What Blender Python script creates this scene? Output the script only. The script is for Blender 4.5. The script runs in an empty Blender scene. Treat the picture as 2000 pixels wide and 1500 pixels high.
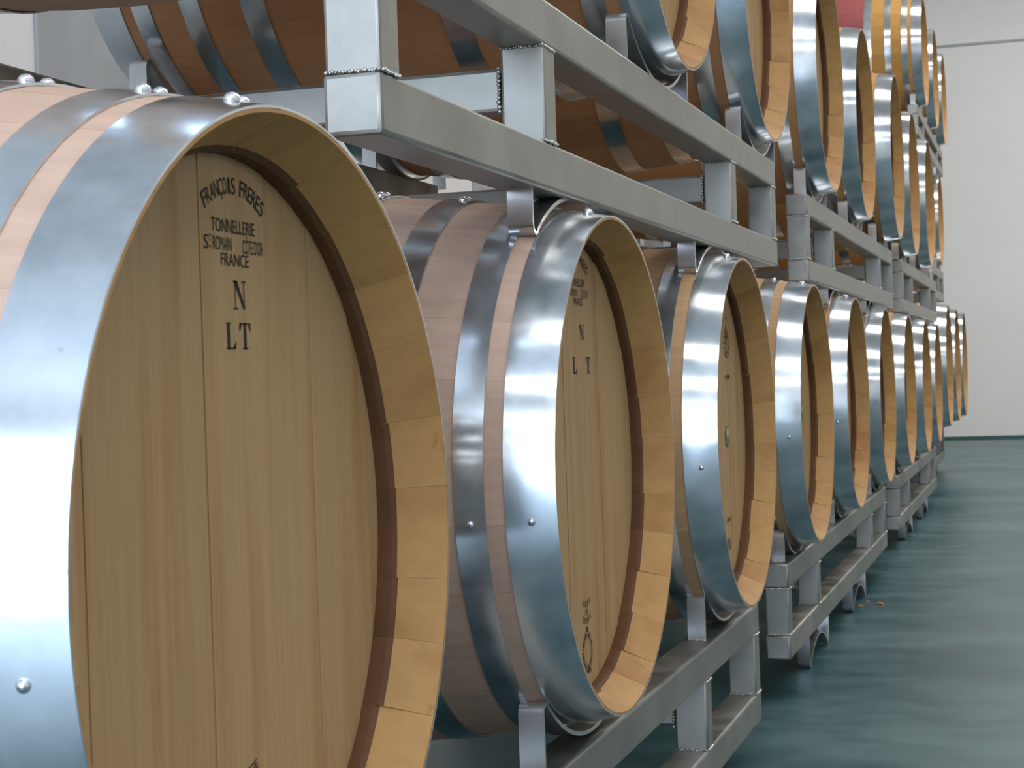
import bpy, bmesh, math, random
from mathutils import Vector, Matrix
PI = math.pi
scene = bpy.context.scene
COL = scene.collection
rng = random.Random(7)
H = 0.75                                   # height of the camera above the floor

# ------------------------------------------------------------------ camera
F_PX, YAW, PITCH, ROLL = 3369.7, 0.3014, -0.0051, -0.0334
cd = bpy.data.cameras.new('camera'); cam = bpy.data.objects.new('camera', cd); COL.objects.link(cam)
cd.sensor_width = 36.0; cd.lens = F_PX / 2000 * 36.0; cd.clip_start = 0.02; cd.clip_end = 200
cd.dof.use_dof = True; cd.dof.focus_distance = 1.9; cd.dof.aperture_fstop = 28
fwd = Vector((-math.sin(YAW) * math.cos(PITCH), math.cos(YAW) * math.cos(PITCH), math.sin(PITCH)))
rt = Vector((math.cos(YAW), math.sin(YAW), 0)); up = rt.cross(fwd)
r2 = rt * math.cos(ROLL) + up * math.sin(ROLL); u2 = -rt * math.sin(ROLL) + up * math.cos(ROLL)
M = Matrix.Identity(4)
for i in range(3):
    M[i][0] = r2[i]; M[i][1] = u2[i]; M[i][2] = -fwd[i]
M.translation = Vector((0, 0, H))
cam.matrix_world = M
scene.camera = cam

# ------------------------------------------------------------------ world, light, exposure
CEIL = 5.0
scene.view_settings.view_transform = 'Standard'
scene.view_settings.look = 'None'
scene.view_settings.gamma = 1.0
scene.view_settings.use_curve_mapping = False
scene.view_settings.exposure = 0.45
w = bpy.data.worlds.new('world'); scene.world = w; w.use_nodes = True
w.node_tree.nodes['Background'].inputs[0].default_value = (0.75, 0.85, 1.0, 1)
w.node_tree.nodes['Background'].inputs[1].default_value = 0.6

def area(name, loc, rot, sx, sy, power, color, spread=180):
    d = bpy.data.lights.new(name, 'AREA'); d.shape = 'RECTANGLE'; d.size = sx; d.size_y = sy
    d.energy = power; d.color = color; d.spread = math.radians(spread)
    o = bpy.data.objects.new(name, d); COL.objects.link(o); o.location = loc; o.rotation_euler = rot
    return o
# daylight through the wide doorway behind the camera
area('doorway_daylight', (-0.7, -5.15, 1.9), (math.radians(90), 0, 0), 3.4, 3.6, 260, (0.62, 0.78, 1.0))
# rows of long lamps across the ceiling
for y, pw in ((-3.7, 42), (-0.3, 42), (3.1, 42), (6.5, 50), (9.9, 80), (13.3, 95)):
    area('ceiling_lamp', (1.3, y, CEIL - .05), (0, 0, 0), 3.2, 0.8, pw, (1.0, 0.98, 0.95))

# ------------------------------------------------------------------ materials
def nmat(name):
    m = bpy.data.materials.new(name); m.use_nodes = True
    nt = m.node_tree; return m, nt, nt.nodes['Principled BSDF']
def N(nt, t, **kw):
    n = nt.nodes.new(t)
    for k, v in kw.items(): setattr(n, k, v)
    return n
def mathn(nt, op, a, b=None):
    n = N(nt, 'ShaderNodeMath', operation=op)
    for i, v in enumerate((a, b)):
        if v is None: continue
        if isinstance(v, (int, float)): n.inputs[i].default_value = v
        else: nt.links.new(v, n.inputs[i])
    return n.outputs[0]
def mixc(nt, kind, fac, a, b):
    n = N(nt, 'ShaderNodeMix', data_type='RGBA', blend_type=kind)
    for k, v in ((0, fac), (6, a), (7, b)):
        if isinstance(v, (int, float)): n.inputs[k].default_value = v
        elif isinstance(v, tuple): n.inputs[k].default_value = v + (1,)
        else: nt.links.new(v, n.inputs[k])
    return n.outputs[2]
def mapped(nt, scale, jitter=True):
    tc = N(nt, 'ShaderNodeTexCoord'); mp = N(nt, 'ShaderNodeMapping')
    mp.inputs['Scale'].default_value = scale
    nt.links.new(tc.outputs['Object'], mp.inputs['Vector'])
    if jitter:
        oi = N(nt, 'ShaderNodeObjectInfo'); c = N(nt, 'ShaderNodeCombineXYZ')
        s = mathn(nt, 'MULTIPLY', oi.outputs['Random'], 37.0)
        for i in range(3): nt.links.new(s, c.inputs[i])
        nt.links.new(c.outputs[0], mp.inputs['Location'])
    return mp.outputs[0], tc
def noise(nt, vec, scale, detail=4, rough=.55):
    n = N(nt, 'ShaderNodeTexNoise'); n.inputs['Scale'].default_value = scale
    n.inputs['Detail'].default_value = detail; n.inputs['Roughness'].default_value = rough
    nt.links.new(vec, n.inputs['Vector']); return n.outputs['Fac']
def remap(nt, v, a, b, lo, hi):
    n = N(nt, 'ShaderNodeMapRange'); nt.links.new(v, n.inputs[0])
    for i, x in enumerate((a, b, lo, hi)): n.inputs[i + 1].default_value = x
    return n.outputs[0]
def grey(nt, v):
    c = N(nt, 'ShaderNodeCombineColor')
    for i in range(3): nt.links.new(v, c.inputs[i])
    return c.outputs[0]
def bump(nt, v, b, strength, dist=.002):
    n = N(nt, 'ShaderNodeBump'); n.inputs['Strength'].default_value = strength
    n.inputs['Distance'].default_value = dist
    nt.links.new(v, n.inputs['Height']); nt.links.new(n.outputs[0], b.inputs['Normal'])

def wood(name, scale, color=None, var=.22, rough=.6, blot=.5, blotcol=(.62, .40, .20), spots=0.0):
    m, nt, b = nmat(name)
    vec, tc = mapped(nt, scale)
    g = noise(nt, vec, 1.0, 5, .6)
    g = remap(nt, g, .25, .75, .89, 1.08)
    oi = N(nt, 'ShaderNodeObjectInfo')
    r = remap(nt, oi.outputs['Random'], 0, 1, 1 - var, 1 + var * .55)
    base = oi.outputs['Color'] if color is None else None
    if base is None:
        rgb = N(nt, 'ShaderNodeRGB'); rgb.outputs[0].default_value = color + (1,); base = rgb.outputs[0]
    c = mixc(nt, 'MULTIPLY', 1.0, base, grey(nt, mathn(nt, 'MULTIPLY', g, r)))
    v2, _ = mapped(nt, tuple(max(1.5, s * .10) for s in scale))
    bl = remap(nt, noise(nt, v2, 1.6, 3), .50, .72, 0, blot)
    c = mixc(nt, 'MULTIPLY', bl, c, blotcol)
    if spots:
        v3, _ = mapped(nt, (30, 30, 12)); sp = remap(nt, noise(nt, v3, 1.5, 3, .7), .66, .74, 0, spots)
        c = mixc(nt, 'MULTIPLY', sp, c, (.45, .30, .18))
    nt.links.new(c, b.inputs['Base Color'])
    b.inputs['Roughness'].default_value = rough
    b.inputs['Specular IOR Level'].default_value = .3
    bump(nt, g, b, .10, .001)
    return m
M_SIDE = wood('oak_stave_side', (4, 95, 95), var=.08, rough=.62, blot=.25, blotcol=(.75, .55, .42))
M_HEAD = wood('oak_head_board', (60, 240, 3.5), color=(.455, .280, .130), var=.05, rough=.58, blot=.60, blotcol=(.80, .60, .36))
M_RIM = wood('oak_chime', (40, 60, 60), color=(.46, .250, .088), var=.05, rough=.6, blot=.55, blotcol=(.62, .42, .22), spots=.5)
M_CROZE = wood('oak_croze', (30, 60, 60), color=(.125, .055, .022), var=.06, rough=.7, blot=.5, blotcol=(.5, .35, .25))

def metal(name, base, rough, rvar, bscale, bstr, var=.1, stretch=(1, 1, 1), spots=True, metallic=.95, patina=0):
    m, nt, b = nmat(name)
    vec, tc = mapped(nt, stretch)
    n1 = noise(nt, vec, 9, 4); n2 = noise(nt, vec, bscale, 3)
    k = remap(nt, n1, .3, .7, 1 - var, 1 + var)
    c = mixc(nt, 'MULTIPLY', 1.0, base, grey(nt, k))
    if spots:
        v3, _ = mapped(nt, (60, 60, 60)); s = remap(nt, noise(nt, v3, 1.6, 3, .7), .68, .74, 0, .5)
        c = mixc(nt, 'MULTIPLY', s, c, (.45, .5, .5))
    nt.links.new(c, b.inputs['Base Color'])
    b.inputs['Metallic'].default_value = metallic
    if patina:
        v4, _ = mapped(nt, (5, 5, 5)); pn = noise(nt, v4, 1.3, 6, .65)
        nt.links.new(remap(nt, pn, .38, .62, metallic, metallic - patina), b.inputs['Metallic'])
    nt.links.new(remap(nt, n1, .25, .75, rough - rvar, rough + rvar), b.inputs['Roughness'])
    bump(nt, n2, b, bstr, .004)
    return m
M_HOOP = metal('galvanised_hoop', (.60, .63, .66), .165, .07, 9, .12, var=.22, patina=.20)
M_RACK = metal('brushed_steel_tube', (.31, .295, .262), .42, .11, 30, .07, var=.22, patina=.25, stretch=(1, 1, 1))
M_STRAP = metal('bright_strap', (.52, .51, .50), .30, .08, 20, .08, spots=False, patina=.2)
M_WELD = metal('weld_metal', (.62, .60, .56), .30, .05, 60, .2, spots=False)
M_RIVET = metal('rivet_metal', (.75, .76, .78), .25, .05, 20, .05, spots=False)

def simple(name, color, rough=.6, metallic=0):
    m, nt, b = nmat(name); b.inputs['Base Color'].default_value = color + (1,)
    b.inputs['Roughness'].default_value = rough; b.inputs['Metallic'].default_value = metallic
    return m
M_INK = simple('black_ink', (.022, .014, .010), .8)
M_INK2 = simple('brown_ink', (.09, .055, .03), .8)
M_GREEN = simple('green_sticker', (.10, .16, .03), .5)
M_CREAM = simple('sticker_cream', (.45, .38, .22), .5)
M_SKIRT = simple('green_skirting', (.035, .10, .08), .4)

# floor: blotchy teal floor paint
m, nt, b = nmat('teal_floor_paint'); M_FLOOR = m
vec, tc = mapped(nt, (.8, 1.3, 1), False)
n1 = noise(nt, vec, 1.5, 6, .62); n2 = noise(nt, vec, 7, 5, .6)
cr = N(nt, 'ShaderNodeValToRGB')
cr.color_ramp.elements[0].position = .40; cr.color_ramp.elements[0].color = (.012, .062, .074, 1)
cr.color_ramp.elements[1].position = .60; cr.color_ramp.elements[1].color = (.070, .140, .146, 1)
mixv = mathn(nt, 'ADD', mathn(nt, 'MULTIPLY', n1, .62), mathn(nt, 'MULTIPLY', n2, .38))
nt.links.new(mixv, cr.inputs[0]); nt.links.new(cr.outputs[0], b.inputs['Base Color'])
nt.links.new(remap(nt, n2, .3, .7, .30, .40), b.inputs['Roughness']); b.inputs['Specular IOR Level'].default_value = .35
bump(nt, n2, b, .05, .003)

def plaster(name, col, scale=2.0, amt=.05, rough=.85):
    m, nt, b = nmat(name); vec, tc = mapped(nt, (1, 1, 1), False)
    k = remap(nt, noise(nt, vec, scale, 6, .65), .3, .7, 1 - amt, 1 + amt)
    c = mixc(nt, 'MULTIPLY', 1.0, col, grey(nt, k)); nt.links.new(c, b.inputs['Base Color'])
    b.inputs['Roughness'].default_value = rough
    bump(nt, noise(nt, vec, 30, 4), b, .15, .004)
    return m
M_WALL = plaster('white_wall_paint', (.85, .83, .81), 1.2, .03)
M_CEIL = plaster('white_ceiling', (.76, .77, .77), 1.2, .02)
M_CONC = plaster('grey_concrete', (.40, .41, .41), 3.0, .14)

# ------------------------------------------------------------------ mesh helpers
def link_mesh(name, me, mats, parent=None):
    o = bpy.data.objects.new(name, me); COL.objects.link(o)
    if not me.materials:
        for mm in mats: me.materials.append(mm)
    if parent: o.parent = parent
    return o
def mk(name, verts, faces, mats=(), fm=None, smooth=None):
    me = bpy.data.meshes.new(name); me.from_pydata(verts, [], faces)
    for mm in mats: me.materials.append(mm)
    if fm: me.polygons.foreach_set('material_index', fm)
    bm = bmesh.new(); bm.from_mesh(me); bmesh.ops.recalc_face_normals(bm, faces=bm.faces); bm.to_mesh(me); bm.free()
    if smooth is not None:
        me.polygons.foreach_set('use_smooth', [True] * len(me.polygons))
        me.set_sharp_from_angle(angle=math.radians(smooth))
    me.update(); return me
def empty(name, loc, label, cat, group=None):
    o = bpy.data.objects.new(name, None); COL.objects.link(o); o.location = loc
    o.empty_display_size = .1; o['label'] = label; o['category'] = cat
    if group: o['group'] = group
    return o
def box_mesh(name, x0, x1, y0, y1, z0, z1, mat, bev=.004):
    bm = bmesh.new(); bmesh.ops.create_cube(bm, size=1)
    for v in bm.verts:
        v.co = Vector(((x0 + x1) / 2 + v.co.x * (x1 - x0), (y0 + y1) / 2 + v.co.y * (y1 - y0), (z0 + z1) / 2 + v.co.z * (z1 - z0)))
    if bev:
        bmesh.ops.bevel(bm, geom=bm.edges[:], offset=bev, segments=2, affect='EDGES', profile=.5)
    me = bpy.data.meshes.new(name); bm.to_mesh(me); bm.free(); me.materials.append(mat)
    me.polygons.foreach_set('use_smooth', [True] * len(me.polygons)); me.set_sharp_from_angle(angle=math.radians(20))
    return me
def structure(name, *a, **k):
    o = link_mesh(name, box_mesh(name, *a, **k), ()); o['kind'] = 'structure'; return o

# ------------------------------------------------------------------ the room
structure('floor', -2.7, 4.6, -5.4, 17.0, -.1, 0, M_FLOOR, bev=0)
structure('ceiling', -2.7, 4.6, -5.4, 17.0, CEIL, CEIL + .1, M_CEIL, bev=0)
structure('wall_far', -2.7, 4.6, 16.8, 17.0, 0, CEIL, M_WALL, bev=0)
structure('wall_left', -2.8, -2.6, -5.4, 16.8, 0, CEIL, M_WALL, bev=0)
structure('wall_right', 4.5, 4.7, -5.4, 16.8, 0, CEIL, M_WALL, bev=0)
structure('wall_near', 1.4, 4.5, -5.4, -5.25, 0, CEIL, M_WALL, bev=0)
structure('wall_near', -2.6, 1.4, -5.4, -5.25, 3.75, CEIL, M_WALL, bev=0)
structure('baseboard_far', -2.6, 4.5, 16.785, 16.8, 0, .032, M_SKIRT, bev=.002)
structure('trim_far', -2.6, 4.5, 16.785, 16.8, 3.702, 3.724, M_CONC, bev=.003)
for i, y in enumerate((.4, 4.1, 7.83, 11.5, 15.2)):
    structure('pillar', -2.6, -2.588, y, y + .75, 0, CEIL, M_CONC, bev=.006)

# ------------------------------------------------------------------ barrel template (axis along X, head towards +X at x = 0)
LEN, RE, RB = .89, .3035, .355
def prof(x, s=1.0):                         # outer radius of the wood at distance x from the aisle end
    t = abs(x - LEN / 2) / (LEN / 2)
    return RB - (RB - RE) * t ** 1.7
def stave_mesh(a0, a1, jit, jr):
    outer = [(-x, prof(x) + jr) for x in (0, .03, .08, .14, .21, .29, .37, .445, .52, .60, .68, .75, .81, .86, .89)]
    T = .027
    inner_end = [(-.0, .3008), (-.040 - jit, .2815), (-.044 - jit, .2775), (-.060, .2775)]   # chime bevel, croze step
    inner = [(-x, prof(x) - T) for x in (.09, .20, .32, .445, .57, .69, .80)]
    far_end = [(-LEN + .060, .2775), (-LEN + .044, .2775), (-LEN + .040, .2815), (-LEN, .293)]
    loop = outer + far_end[::-1][0:] [:0] + [(-LEN, .3008), (-LEN + .040, .2815), (-LEN + .044, .2775), (-LEN + .060, .2775)] + inner[::-1] + inner_end[::-1]
    n = len(loop); nA = 4; V = []; Fc = []; fm = []
    g = .00011 / .33
    for k in range(nA):
        a = a0 + g + (a1 - a0 - 2 * g) * k / (nA - 1)
        for (x, r) in loop: V.append((x, r * math.cos(a), r * math.sin(a)))
    no = len(outer)
    for k in range(nA - 1):
        for i in range(n):
            j = (i + 1) % n
            Fc.append((k * n + i, k * n + j, (k + 1) * n + j, (k + 1) * n + i))
            if i < no - 1: fm.append(0)
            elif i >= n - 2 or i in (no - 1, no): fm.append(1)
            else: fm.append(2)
    for k in (0, nA - 1):                   # sides, as quads between outer and inner loops
        f = [k * n + i for i in range(n)]
        Fc.append(f); fm.append(1)
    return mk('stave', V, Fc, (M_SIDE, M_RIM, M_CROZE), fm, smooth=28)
def ring_mesh(name, x0, x1, seg=112):
    V = []; Fc = []; st = 3
    xs = [x0 + (x1 - x0) * i / st for i in range(st + 1)]
    pr = [(x, prof(x) + .0021) for x in xs] + [(x, prof(x) + .0002) for x in xs[::-1]]
    n = len(pr)
    for s in range(seg):
        a = 2 * PI * s / seg
        for (x, r) in pr: V.append((-x, r * math.cos(a), r * math.sin(a)))
    for s in range(seg):
        t = (s + 1) % seg
        for i in range(n):
            j = (i + 1) % n; Fc.append((s * n + i, s * n + j, t * n + j, t * n + i))
    return mk(name, V, Fc, (M_HOOP,), None, smooth=35)
def board_mesh(y0, y1, x, R=.283, th=.02):
    g = .00018; y0 += g; y1 -= g
    y0 = max(y0, -R + .0005); y1 = min(y1, R - .0005)
    P = []
    n = 7
    for i in range(n):
        y = y0 + (y1 - y0) * i / (n - 1); P.append((y, math.sqrt(max(R * R - y * y, 1e-8))))
    P2 = [(y, -z) for (y, z) in P[::-1]]
    L = P + P2; k = len(L)
    V = [(x, y, z) for (y, z) in L] + [(x - th, y, z) for (y, z) in L]
    Fc = [list(range(k)), list(range(k, 2 * k))[::-1]] + [(i, (i + 1) % k, k + (i + 1) % k, k + i) for i in range(k)]
    return mk('head_board', V, Fc, (M_HEAD,))
HX = -.0555
def rivet_mesh():
    bm = bmesh.new(); bmesh.ops.create_uvsphere(bm, u_segments=12, v_segments=8, radius=1)
    for v in bm.verts: v.co = Vector((v.co.x * .0062, v.co.y * .0062, max(v.co.z, -.3) * .0052))
    me = bpy.data.meshes.new('rivet'); bm.to_mesh(me); bm.free(); me.materials.append(M_RIVET)
    me.polygons.foreach_set('use_smooth', [True] * len(me.polygons)); return me
RIVET = rivet_mesh()

srng = random.Random(3)
wd = [srng.uniform(.8, 1.25) for _ in range(27)]; tot = sum(wd); STAVES = []; a = .07
for q in wd:
    b_ = a + q / tot * 2 * PI
    STAVES.append(stave_mesh(a, b_, srng.uniform(-.0022, .0022), srng.uniform(-.0004, .0003))); a = b_
HOOPS = [(.0, .055), (.076, .109), (.166, .200), (.272, .312)]
HOOPS = HOOPS + [(LEN - b1, LEN - a1) for (a1, b1) in HOOPS[::-1]]
RINGS = [ring_mesh('hoop', a1, b1) for (a1, b1) in HOOPS]
SEAMS = [-.29, -.196, -.111, -.035, .068, .145, .222, .29]
BOARDS = [board_mesh(SEAMS[i], SEAMS[i + 1], HX + (.0004 if i % 2 else -.0003)) for i in range(7)]
SEAMS2 = [-.29, -.21, -.13, -.062, .02, .106, .17, .235, .29]
BOARDS2 = [board_mesh(SEAMS2[i], SEAMS2[i + 1], HX + (.0004 if i % 2 else -.0003)) for i in range(8)]
BACK = board_mesh(-.3, .3, -LEN + .0755)

def barrel(X, Y, Z, label, group, side, scale=1.0, near=False, spin=0.0, boards=BOARDS, seamed=False, hoop_spin=0):
    t = empty('wine_barrel', (X, Y, Z + H), label, 'barrel', group)
    t.scale = (scale,) * 3
    for i, me in enumerate(STAVES):
        o = link_mesh('stave', me, (), t); o.rotation_euler = (spin, 0, 0)
        o.color = side if not callable(side) else side(i)
    for me in boards: link_mesh('head_board', me, (), t)
    link_mesh('back_head', BACK, (), t)
    for i, me in enumerate(RINGS):
        o = link_mesh('hoop', me, (), t)
        if near and i < 5:
            x0, x1 = HOOPS[i]; xm = (x0 + x1) / 2; r = prof(xm) + .0021
            for k, (dx, ang) in enumerate(((-.15, 98), (.15, 91.8))):
                rv = link_mesh('rivet', RIVET, (), o); an = math.radians(ang)
                rv.location = (-xm - dx * (x1 - x0) * .55, r * math.cos(an), r * math.sin(an))
                rv.rotation_euler = (an - PI / 2, 0, 0)
            if i < 2:
                rv = link_mesh('rivet', RIVET, (), o); an = math.radians(188)
                rv.location = (-xm, r * math.cos(an), r * math.sin(an)); rv.rotation_euler = (an - PI / 2, 0, 0); rv.scale = (.7, .7, .7)
    return t

PINK = (.58, .39, .295, 1); TAN = (.60, .365, .19, 1); RED = (.50, .25, .115, 1); DUN = (.40, .27, .185, 1); ORANGE = (.60, .30, .09, 1)
GL = 'oak wine barrels of the bottom row'; GU = 'oak wine barrels of the second tier'; GT = 'oak wine barrels of the top tier'
XL = -.5228; ZL = -.1142; XU = -.5266; ZU = .7707
low = [  # dX, Y, label
 (.022, 1.109, 'nearest bottom-row oak barrel, black lettering on its head, filling the left foreground'),
 (.019, 2.070, 'second bottom-row barrel, spaced letters L and T above a round stamp on its head'),
 (.019, 3.016, 'third bottom-row barrel, round emblem and a small green sticker on its head'),
 (-.002, 4.138, 'fourth barrel of the bottom row, first on the second floor rack'),
 (-.004, 5.082, 'fifth barrel of the bottom row, middle one on the second floor rack'),
 (-.015, 6.176, 'sixth barrel of the bottom row, last on the second floor rack'),
 (-.015, 7.204, 'seventh barrel of the bottom row, first on the third floor rack'),
 (-.013, 8.209, 'eighth barrel of the bottom row, middle one on the third floor rack'),
 (-.020, 9.202, 'ninth bottom-row barrel, last one before the three larger barrels'),
]
LB = []
for i, (dx, y, lab) in enumerate(low):
    LB.append(barrel(XL + dx, y, ZL, lab, GL, PINK if i < 2 else TAN, near=i < 5, spin=[0, 0, .09, .17, .05, .2, .11, .02, .15][i], boards=BOARDS if i in (0, 3, 5, 7) else BOARDS2))
for i, (y, lab) in enumerate(((10.1, 'first of the three larger bottom-row barrels that stand out at the far end'),
                              (11.05, 'middle one of the three larger barrels at the far end of the bottom row'),
                              (12.0, 'last larger barrel, at the very end of the bottom row by the far wall'))):
    barrel(-.532, y, -.026, lab, GL, TAN, scale=.345 / .305, spin=.1 * i)
upr = [(.015, 1.64, 'nearest second-tier barrel, only its dark rounded underside showing at the top left edge'),
       (.009, 2.631, 'second-tier barrel seen lengthwise behind the bright steel post, cut off by the top edge'),
       (.0, 3.563, 'second-tier barrel resting on the far end of the nearest raised rack'),
       (-.008, 4.695, 'second-tier barrel on the near end of the middle raised rack, top out of view'),
       (-.011, 5.680, 'middle barrel on the middle raised rack, pale grey hoop top just inside the picture'),
       (.011, 6.640, 'third barrel on the middle raised rack, below the purple-stained barrel'),
       (-.002, 7.673, 'second-tier barrel with the bright mirror-like hoop, first on the third raised rack'),
       (.0, 8.65, 'second-tier barrel with the dull dark hoop, beside the start of the fourth raised rack')]
for i, (dx, y, lab) in enumerate(upr):
    barrel(XU + dx, y, ZU if i < 7 else ZU - .002, lab, GU, DUN if i == 0 else RED if i < 3 else ORANGE if i > 3 else (.50, .26, .11, 1), near=i < 3, spin=.13 * i, boards=BOARDS2 if i % 2 else BOARDS)
for i, (y, lab) in enumerate(((10.1, 'second-tier barrel under the purple-stained one, almost hidden on the fourth raised rack'),
                              (11.05, 'middle barrel of the fourth raised rack, almost hidden behind its neighbour'),
                              (12.0, 'last second-tier barrel, against the far wall under the end of the top rack'))):
    barrel(-.66, y, .95, lab, GU, ORANGE, spin=.2 * i)
WINE = (.33, .085, .085, 1)
tb = []
for i, (y, lab) in enumerate(((10.2, 'top-tier barrel with a purple wine-stained middle, nearest of the three up there'),
                              (11.2, 'middle barrel of the three on the top tier'),
                              (12.1, 'farthest of the three barrels on the top tier'))):
    tb.append(barrel(-.62, y, 1.776, lab, GT, (.54, .285, .07, 1), spin=.11 * i))
# wine-stained band round the bilge of the first top-tier barrel: thin stained skin between the inner hoops
def bilge_skin():
    V = []; Fc = []; seg = 96
    xs = [.314 + (.576 - .314) * i / 8 for i in range(9)]
    pr = [(x, prof(x) + .0012) for x in xs] + [(x, prof(x) + .0004) for x in xs[::-1]]
    n = len(pr)
    for s in range(seg):
        a = 2 * PI * s / seg
        for (x, r) in pr: V.append((-x, r * math.cos(a), r * math.sin(a)))
    for s in range(seg):
        t = (s + 1) % seg
        for i in range(n):
            j = (i + 1) % n; Fc.append((s * n + i, s * n + j, t * n + j, t * n + i))
    return mk('stained_bilge', V, Fc, (wood('wine_stained_oak', (4, 60, 60), color=(.34, .085, .085), var=.0, blot=.5, blotcol=(.55, .45, .7)),), None, smooth=35)
o = link_mesh('stained_bilge', bilge_skin(), (), tb[0]); o['label'] = 'purple wine stain round the bilge'

# ------------------------------------------------------------------ marks on the heads
def glyph_mesh(text):
    c = bpy.data.curves.new('t', 'FONT'); c.body = text; c.size = 1.0; c.resolution_u = 3
    ob = bpy.data.objects.new('t', c); COL.objects.link(ob)
    dg = bpy.context.evaluated_depsgraph_get(); me = bpy.data.meshes.new_from_object(ob.evaluated_get(dg))
    V = [(v.co.x, v.co.y) for v in me.vertices]; Fc = [tuple(p.vertices) for p in me.polygons]
    bpy.data.objects.remove(ob); bpy.data.curves.remove(c); bpy.data.meshes.remove(me)
    return V, Fc
class Ink:
    def __init__(s): s.V = []; s.F = []
    def add(s, V, Fc):
        b0 = len(s.V); s.V += V; s.F += [tuple(i + b0 for i in f) for f in Fc]
    def poly(s, P): s.add(P, [tuple(range(len(P)))])
    def line(s, text, y, z, wid, hei, rot=0):              # text centred on (y, z)
        V, Fc = glyph_mesh(text)
        if not V: return
        x0 = min(v[0] for v in V); x1 = max(v[0] for v in V); y0 = 0.0; y1 = .70
        c, sn = math.cos(rot), math.sin(rot)
        P = []
        for (a, b_) in V:
            u = ((a - x0) / (x1 - x0) - .5) * wid; v = ((b_ - y0) / (y1 - y0) - .5) * hei
            P.append((y + u * c - v * sn, z + u * sn + v * c))
        s.add(P, Fc)
    def arc(s, text, yc, zc, R, a0, a1, wid, hei):          # letters along an arc, angles in degrees from up
        n = len(text)
        for i, ch in enumerate(text):
            if ch == ' ': continue
            an = math.radians(a0 + (a1 - a0) * i / (n - 1))
            s.line(ch, yc + R * math.sin(an), zc + R * math.cos(an), wid * (.45 if ch == 'I' else 1), hei, -an)
    def ring(s, y, z, r0, r1, n=48, gaps=0):
        for i in range(n):
            if gaps and i % gaps == 0: continue
            a, b_ = 2 * PI * i / n, 2 * PI * (i + 1) / n
            s.poly([(y + r0 * math.cos(a), z + r0 * math.sin(a)), (y + r1 * math.cos(a), z + r1 * math.sin(a)),
                    (y + r1 * math.cos(b_), z + r1 * math.sin(b_)), (y + r0 * math.cos(b_), z + r0 * math.sin(b_))])
    def serif(s, ch, y, z, wid, hei):
        D = {'L': [[(.13, 0), (.34, 0), (.34, 1), (.13, 1)], [(0, .95), (.47, .95), (.47, 1), (0, 1)], [(0, 0), (.9, 0), (.9, .05), (0, .05)], [(.9, 0), (.95, .30), (.90, .30), (.66, .05)]],
             'T': [[(.40, 0), (.60, 0), (.60, 1), (.40, 1)], [(0, .95), (1, .95), (1, 1), (0, 1)], [(0, .95), (0, .68), (.04, .68), (.18, .95)], [(1, .95), (.82, .95), (.96, .68), (1, .68)], [(.25, 0), (.75, 0), (.75, .05), (.25, .05)]],
             'N': [[(.15, 0), (.20, 0), (.20, .95), (.15, .95)], [(.02, .95), (.30, .95), (.30, 1), (.02, 1)], [(.08, 1), (.34, 1), (.87, .0), (.80, .0)], [(.34, 1), (.36, .93), (.87, .12), (.87, 0)], [(.82, .0), (.87, .0), (.87, .95), (.82, .95)], [(.68, .95), (1, .95), (1, 1), (.68, 1)], [(.02, 0), (.34, 0), (.34, .05), (.02, .05)]]}
        for P in D[ch]: s.poly([(y + (a - .5) * wid, z + (b_ - .5) * hei) for (a, b_) in P])
    def build(s, name, parent, mat=M_INK, label=None, lift=.0010):
        V = [(HX + lift, y, z) for (y, z) in s.V]
        me = bpy.data.meshes.new(name); me.from_pydata(V, [], s.F); me.materials.append(mat)
        o = link_mesh(name, me, (), parent)
        if label: o['label'] = label
        return o
def maker(parent):
    k = Ink()
    k.arc('FRANÇOIS FRERES', .0185, .1700, .087, -31.5, 31.5, .0064, .0122)
    k.line('TONNELLERIE', .0165, .2275, .069, .0098)
    k.line('S', -.0265, .2145, .0060, .0100); k.line('T', -.0205, .2172, .0040, .0048); k.poly([(-.0213, .2105), (-.0197, .2105), (-.0197, .2122), (-.0213, .2122)])
    k.line('ROMAIN', -.0015, .2145, .029, .0100); k.line('CÔTE D\'OR', .0475, .2140, .0335, .0104)
    k.line('FRANCE', .0175, .2035, .044, .0092)
    return k.build('maker_stamp', parent, label='black arched cooper name and place lettering')
def cert(parent, yo=0.0, zo=0.0):
    k = Ink()
    k.arc('QUALITE', .008 + yo, -.134 + zo, .040, 180 + 24, 180 - 24, -.0048, -.0075)
    k.line('CTB', .008 + yo, -.1850 + zo, .0135, .0085)
    k.arc('CERTIFIE', .008 + yo, -.155 + zo, .040, 180 + 27, 180 - 27, -.0042, -.0075)
    k.poly([(.008 + yo + .0035 * math.cos(t * PI / 4), -.2055 + zo + .0035 * math.sin(t * PI / 4)) for t in range(8)])
    k.build('certificate_stamp', parent, label='small certificate lettering')
    k = Ink(); yc, zc = .007 + yo, -.2330 + zo
    k.ring(yc, zc, .0245, .0252, 60); k.ring(yc, zc, .0160, .0166, 48)
    for i in range(26):
        if 11 < (i * 2) % 26 < 14: continue
        a = 2 * PI * i / 26; c, sn = math.cos(a), math.sin(a); hw = .0011 + .0006 * (i % 3)
        k.poly([(yc + (r * c - t * sn), zc + (r * sn + t * c)) for r, t in ((.0185, -hw), (.0228, -hw * .8), (.0228, hw * .8), (.0185, hw))])
    for i in range(5):
        k.poly([(yc - .010 + i * .005, -.2600 + zo + .002 * (i % 2)), (yc - .0075 + i * .005, -.2540 + zo), (yc - .006 + i * .005, -.2540 + zo), (yc - .0075 + i * .005, -.2610 + zo)])
    k.build('round_stamp', parent)
b1 = LB[0]; maker(b1); cert(b1, 0, .010)
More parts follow.
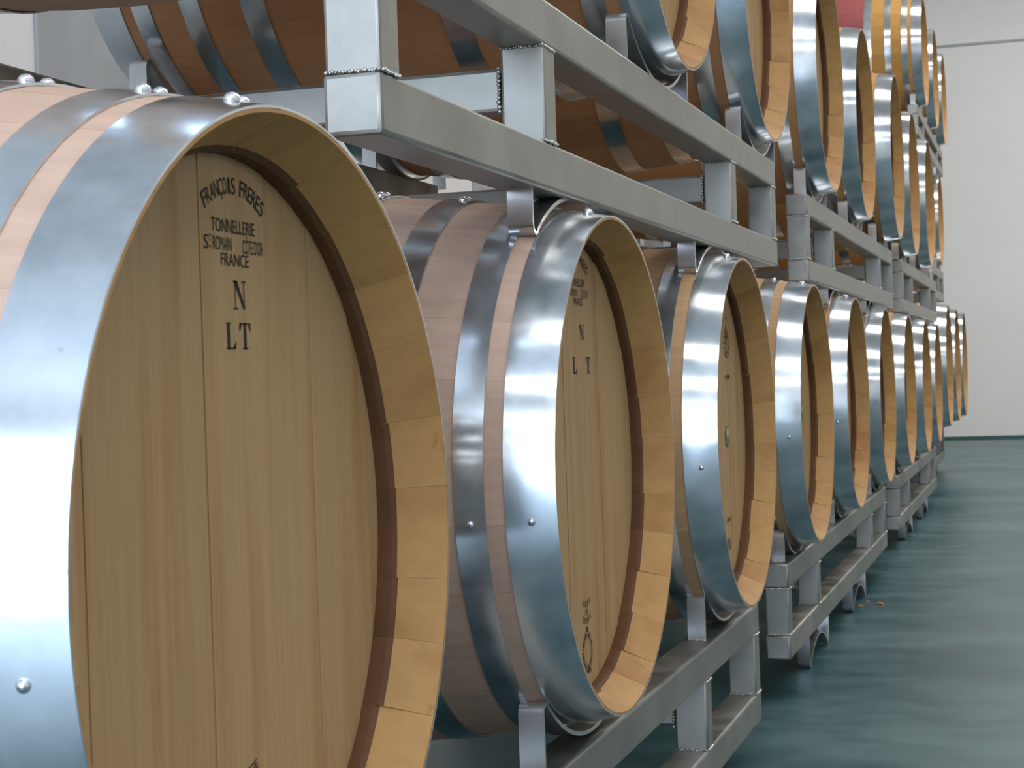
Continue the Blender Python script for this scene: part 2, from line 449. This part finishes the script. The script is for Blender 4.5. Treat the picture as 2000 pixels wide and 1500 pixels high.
k = Ink(); k.serif('N', .0230, .1785, .021, .0205); k.serif('L', .0080, .1490, .0165, .0190); k.serif('T', .0300, .1490, .0175, .0190)
k.build('letter_mark', b1, label='black serif letters N over LT')
b2 = LB[1]; o = maker(b2); cert(b2)
k = Ink(); k.serif('N', .0285, .1650, .024, .0195); k.serif('L', -.0080, .1240, .0185, .0205); k.serif('T', .0570, .1240, .020, .0205)
k.build('letter_mark', b2, label='black serif letters N over widely spaced L and T')
def sticker(parent, y, z, r=.0195):
    k = Ink(); k.poly([(y + r * math.cos(t * PI / 16), z + r * math.sin(t * PI / 16)) for t in range(32)])
    s = k.build('sticker', parent, M_GREEN, 'round green sticker', .0009)
    k = Ink(); k.poly([(y + r * .70 * math.cos(t * PI / 16), z + r * .36 + r * .50 * math.sin(t * PI / 16)) for t in range(32)])
    s2 = k.build('sticker_print', s, M_CREAM, None, .0012)
    k = Ink(); k.line('2', y - .003, z + .004, .004, .007); k.line('3', y + .004, z + .004, .004, .007); 
def side_mark(parent, y, z):
    k = Ink(); k.ring(y, z + .012, .0085, .0098, 24, 5)
    k.poly([(y - .004, z + .000), (y + .003, z + .004), (y + .005, z + .016), (y - .001, z + .012)])
    for i, wv in enumerate((.012, .015, .010)):
        k.poly([(y - wv / 2, z - .008 - i * .007), (y + wv / 2, z - .008 - i * .007), (y + wv / 2, z - .0045 - i * .007), (y - wv / 2, z - .0045 - i * .007)])
    k.build('cooper_mark', parent, M_INK2)
b3 = LB[2]
k = Ink(); yc, zc = .104, .166
k.ring(yc, zc + .004, .036, .0372, 48, 6); k.ring(yc, zc - .006, .0245, .0265, 40, 7); k.ring(yc, zc - .006, .0130, .0145, 30, 4)
for i in range(12):
    a = 2 * PI * i / 12; k.poly([(yc + r * math.cos(a + d), zc - .006 + r * math.sin(a + d)) for r, d in ((.016, -.10), (.022, -.12), (.022, .12), (.016, .10))])
k.poly([(yc - .003, zc - .012), (yc + .003, zc - .012), (yc + .0015, zc + .028), (yc - .0015, zc + .028)])
k.poly([(yc - .010, zc + .004), (yc + .010, zc + .004), (yc + .010, zc + .007), (yc - .010, zc + .007)])
k.build('round_emblem', b3, M_INK2, 'faint round emblem print')
k = Ink()
for i in range(7): k.poly([(yc - .018 + i * .006, .094), (yc - .0145 + i * .006, .094), (yc - .0145 + i * .006, .102), (yc - .018 + i * .006, .102)])
for i in range(8): k.poly([(.076 - .018 + i * .005, -.163), (.076 - .0155 + i * .005, -.163), (.076 - .0155 + i * .005, -.156), (.076 - .018 + i * .005, -.156)])
k.build('small_print', b3, M_INK2)
k = Ink(); k.line('2006', .070, -.203, .036, .022); k.build('year_mark', b3, M_INK2)
side_mark(b3, .254, .142); sticker(b3, .086, -.010)
sticker(LB[3], .112, -.001); side_mark(LB[3], .262, .142); side_mark(LB[4], .262, .142)
k = Ink()
for i in range(5): k.poly([(.08 + i * .005, -.150), (.083 + i * .005, -.150), (.083 + i * .005, -.143), (.08 + i * .005, -.143)])
k.build('small_print', LB[3], M_INK2)

# ------------------------------------------------------------------ steel racks
TB = .0555; RW = .82
def strap_mesh(yc, zc, R, hw, zrail, sgn, x, wid=.030, th=.005):
    """saddle strap in the YZ plane; sgn=+1 cradle opening upwards, -1 the inverted one"""
    ya = hw - .024
    pts = []
    za = -math.sqrt(R * R - ya * ya)
    pts.append((-hw, None)); top = za + .006
    leg = [(-hw, 'rail'), (-hw, top - .012), (-hw + .004, top - .003), (-hw + .012, top + .001), (-hw + .021, top - .001)]
    arc_ = []
    for i in range(15):
        y = -ya + 2 * ya * i / 14; arc_.append((y, -math.sqrt(R * R - y * y)))
    right = [(-p[0], p[1]) for p in leg[::-1]]
    path = leg + arc_ + right
    P = [(yc + y, (zrail if z == 'rail' else zc + sgn * z)) for (y, z) in path]
    V = []; Fc = []
    n = len(P)
    for i, (y, z) in enumerate(P):
        a = P[max(i - 1, 0)]; b_ = P[min(i + 1, n - 1)]
        d = Vector((b_[0] - a[0], b_[1] - a[1])); d.normalize(); nn = Vector((d.y, -d.x)) * sgn   # away from the barrel
        if i == 0 or i == n - 1: nn = Vector(((-1 if i else 1) * -1.0, 0)) * -1
        if i == 0: nn = Vector((-d.y * -1, 0)) if False else Vector((1, 0))
        if i == n - 1: nn = Vector((-1, 0))
        if 0 < i: pass
        q = (y + nn.x * th, z + nn.y * th)
        for xx in (x - wid / 2, x + wid / 2):
            V.append((xx, y, z)); V.append((xx, q[0], q[1]))
    for i in range(n - 1):
        A = i * 4; B = (i + 1) * 4
        Fc += [(A, B, B + 2, A + 2), (A + 1, A + 3, B + 3, B + 1), (A, A + 1, B + 1, B), (A + 2, B + 2, B + 3, A + 3)]
    Fc += [(0, 2, 3, 1), ((n - 1) * 4, (n - 1) * 4 + 1, (n - 1) * 4 + 3, (n - 1) * 4 + 2)]
    return mk('saddle', V, Fc, (M_STRAP,), None, smooth=40)
def weld_mesh(p0, p1, r=.0026, n=17):
    bm = bmesh.new(); p0 = Vector(p0); p1 = Vector(p1)
    for i in range(n):
        c = p0.lerp(p1, i / (n - 1)); s = r * rng.uniform(.5, .95)
        off = Vector((rng.uniform(-1, 1), rng.uniform(-1, 1), rng.uniform(-1, 1))) * .0008
        bmesh.ops.create_icosphere(bm, subdivisions=1, radius=s, matrix=Matrix.Translation(c + off))
    me = bpy.data.meshes.new('weld_bead'); bm.to_mesh(me); bm.free(); me.materials.append(M_WELD)
    me.polygons.foreach_set('use_smooth', [True] * len(me.polygons)); return me

def rack(Y0, Xf, zt, zb, label, ups, downs, Rs=.3235, L=2.40, near=False, foot_z=None, Rd=None, group='steel barrel racks'):
    """zt = top of the top rail, zb = bottom of the bottom rail, relative to the camera height"""
    t = empty('barrel_rack', (Xf - RW / 2, Y0 + L / 2, zb + H), label, 'rack', group)
    ox, oy, oz = Xf - RW / 2, Y0 + L / 2, zb
    def part(name, me):
        for v in me.vertices: v.co -= Vector((ox, oy, oz))
        return link_mesh(name, me, (), t)
    Xb = Xf - RW
    for xa, xb in ((Xf - TB, Xf), (Xb, Xb + TB)):
        part('top_rail', box_mesh('top_rail', xa, xb, Y0, Y0 + L, zt - TB, zt, M_RACK, .0045))
        part('bottom_rail', box_mesh('bottom_rail', xa, xb, Y0, Y0 + L, zb, zb + TB, M_RACK, .0045))
        for yy in (Y0 + .002, Y0 + .52, Y0 + L - .54, Y0 + L - .05):
            part('post', box_mesh('post', xa + .002, xb - .0005, yy, yy + .048, zb + TB - .001, zt - TB + .001, M_RACK, .0035))
            if near and xb == Xf:
                for zz, dz in ((zb + TB, .001), (zt - TB, -.001)):
                    part('weld_bead', weld_mesh((xa + .004, yy - .001, zz + dz), (xb - .002, yy - .001, zz + dz)))
                    part('weld_bead', weld_mesh((xb, yy + .004, zz + dz), (xb, yy + .046, zz + dz), r=.0026))
    zc = (zb + zt) / 2 + .008
    for yy in (Y0 + .52, Y0 + L - .54):
        part('cross_bar', box_mesh('cross_bar', Xb + TB - .001, Xf - TB + .001, yy + .003, yy + .045, zc - .0255, zc + .0255, M_RACK, .0045))
        if near:
            part('weld_bead', weld_mesh((Xf - TB - .001, yy + .001, zc - .025), (Xf - TB - .001, yy + .001, zc + .025), r=.0036, n=11))
    for xx in (Xf - TB / 2, Xb + TB / 2):
        for (yc, zc_) in ups:
            part('saddle', strap_mesh(yc, zc_, Rs + .0055, .218, zt, 1, xx))
            if near and xx > Xf - .1:
                part('weld_bead', weld_mesh((xx - .014, yc - .219, zt + .001), (xx + .014, yc - .219, zt + .001), r=.0026, n=8))
        for (yc, zc_) in downs:
            part('saddle', strap_mesh(yc, zc_, (Rd or Rs) + .0055, .195, zb, -1, xx))
    return t
ZF = -H
def foot(zb, Rs=.3235): # centre height so that the inverted strap's legs end on the floor
    return zb - (Rs + .0055) - .001
RL = .2545
def feet_for(zb): # arc centre so that the outermost bend of the inverted strap reaches the floor
    ya = .165; R = .329; return ZF + math.sqrt(R * R - ya * ya) * -1 + .0062 + .0048
def floor_down(ys, zb):
    # choose circle centre so bend tip is at the floor: tip z = zc + sqrt(R^2-ya^2) - .007
    R = .329; ya = .165; zc = ZF - (math.sqrt(R * R - ya * ya) - .0072) + .0052
    return [(y, zc) for y in ys]
rack(.88, -.545, -.4525, -.676, 'nearest floor rack of grey steel tube, under the first three bottom-row barrels', [(1.112, ZL), (2.09, ZL), (3.05, ZL)], floor_down((1.50, 2.45), -.676), L=2.42, near=True)
rack(3.87, -.570, -.4435, -.660, 'second steel floor rack, its square near end standing clear on the teal floor', [(4.13, ZL), (5.09, ZL), (6.14, ZL)], floor_down((4.47, 5.45), -.660), L=2.44, near=True)
rack(7.0, -.580, -.450, -.668, 'third steel floor rack along the aisle, under the seventh to ninth barrels', [(7.22, ZL), (8.21, ZL), (9.17, ZL)], floor_down((7.6, 8.6), -.668), L=2.40)
rack(9.86, -.70, -.413, -.675, 'last steel floor rack, deep in shade under the three larger barrels', [(10.1, -.026), (11.05, -.026), (12.0, -.026)], floor_down((10.5, 11.5), -.675), Rs=.381, Rd=.3235, L=2.42)
rack(1.40, -.545, .4365, .2135, 'nearest raised steel rack, with the bright white-lit square post end in front', [(1.645, ZU), (2.615, ZU), (3.57, ZU)], [(2.09, ZL), (3.045, ZL)], L=2.30, near=True)
rack(4.40, -.570, .4365, .2135, 'middle raised steel rack, between the fifth and sixth bottom barrels and the tier above', [(4.70, ZU), (5.68, ZU), (6.63, ZU)], [(5.082, ZL), (6.15, ZL)], L=2.50, near=True)
rack(7.47, -.575, .4365, .2135, 'third raised steel rack along the row, under the bright mirror-like hoop barrel', [(7.673, ZU), (8.65, ZU), (9.55, ZU)], [(8.209, ZL), (9.202, ZL)], L=2.30)
rack(9.88, -.672, .612, .405, 'fourth raised steel rack, set higher on top of the three larger barrels', [(10.1, .95), (11.05, .95), (12.0, .95)], [(10.575, -.026), (11.525, -.026)], Rd=.381, L=2.42)
rack(9.93, -.655, 1.446, 1.272, 'topmost steel rack, carrying the three barrels of the top tier', [(10.2, 1.776), (11.2, 1.776), (12.1, 1.776)], [(10.6, .95), (11.6, .95)], L=2.40)

# ------------------------------------------------------------------ crumbs on the floor
for i, (x, y, lab, s) in enumerate(((-.575, 5.40, 'small orange-brown crumb on the floor, nearest the steel rack', .010), (-.562, 5.50, 'tiny orange-brown crumb on the floor between two larger ones', .008), (-.52, 5.45, 'larger orange-brown crumb on the teal floor, farthest from the rack', .013))):
    bm = bmesh.new(); bmesh.ops.create_icosphere(bm, subdivisions=2, radius=1)
    for v in bm.verts:
        v.co = Vector((v.co.x * s * rng.uniform(.7, 1.2), v.co.y * s * rng.uniform(.9, 1.5), max(-.5, v.co.z) * s * .35))
    me = bpy.data.meshes.new('wood_crumb'); bm.to_mesh(me); bm.free()
    me.materials.append(bpy.data.materials.get('crumb') or simple('crumb', (.38, .17, .03), .8))
    o = link_mesh('wood_crumb', me, ()); o.location = (x, y, s * .175); o['label'] = lab; o['category'] = 'crumb'; o['group'] = 'crumbs on the floor'
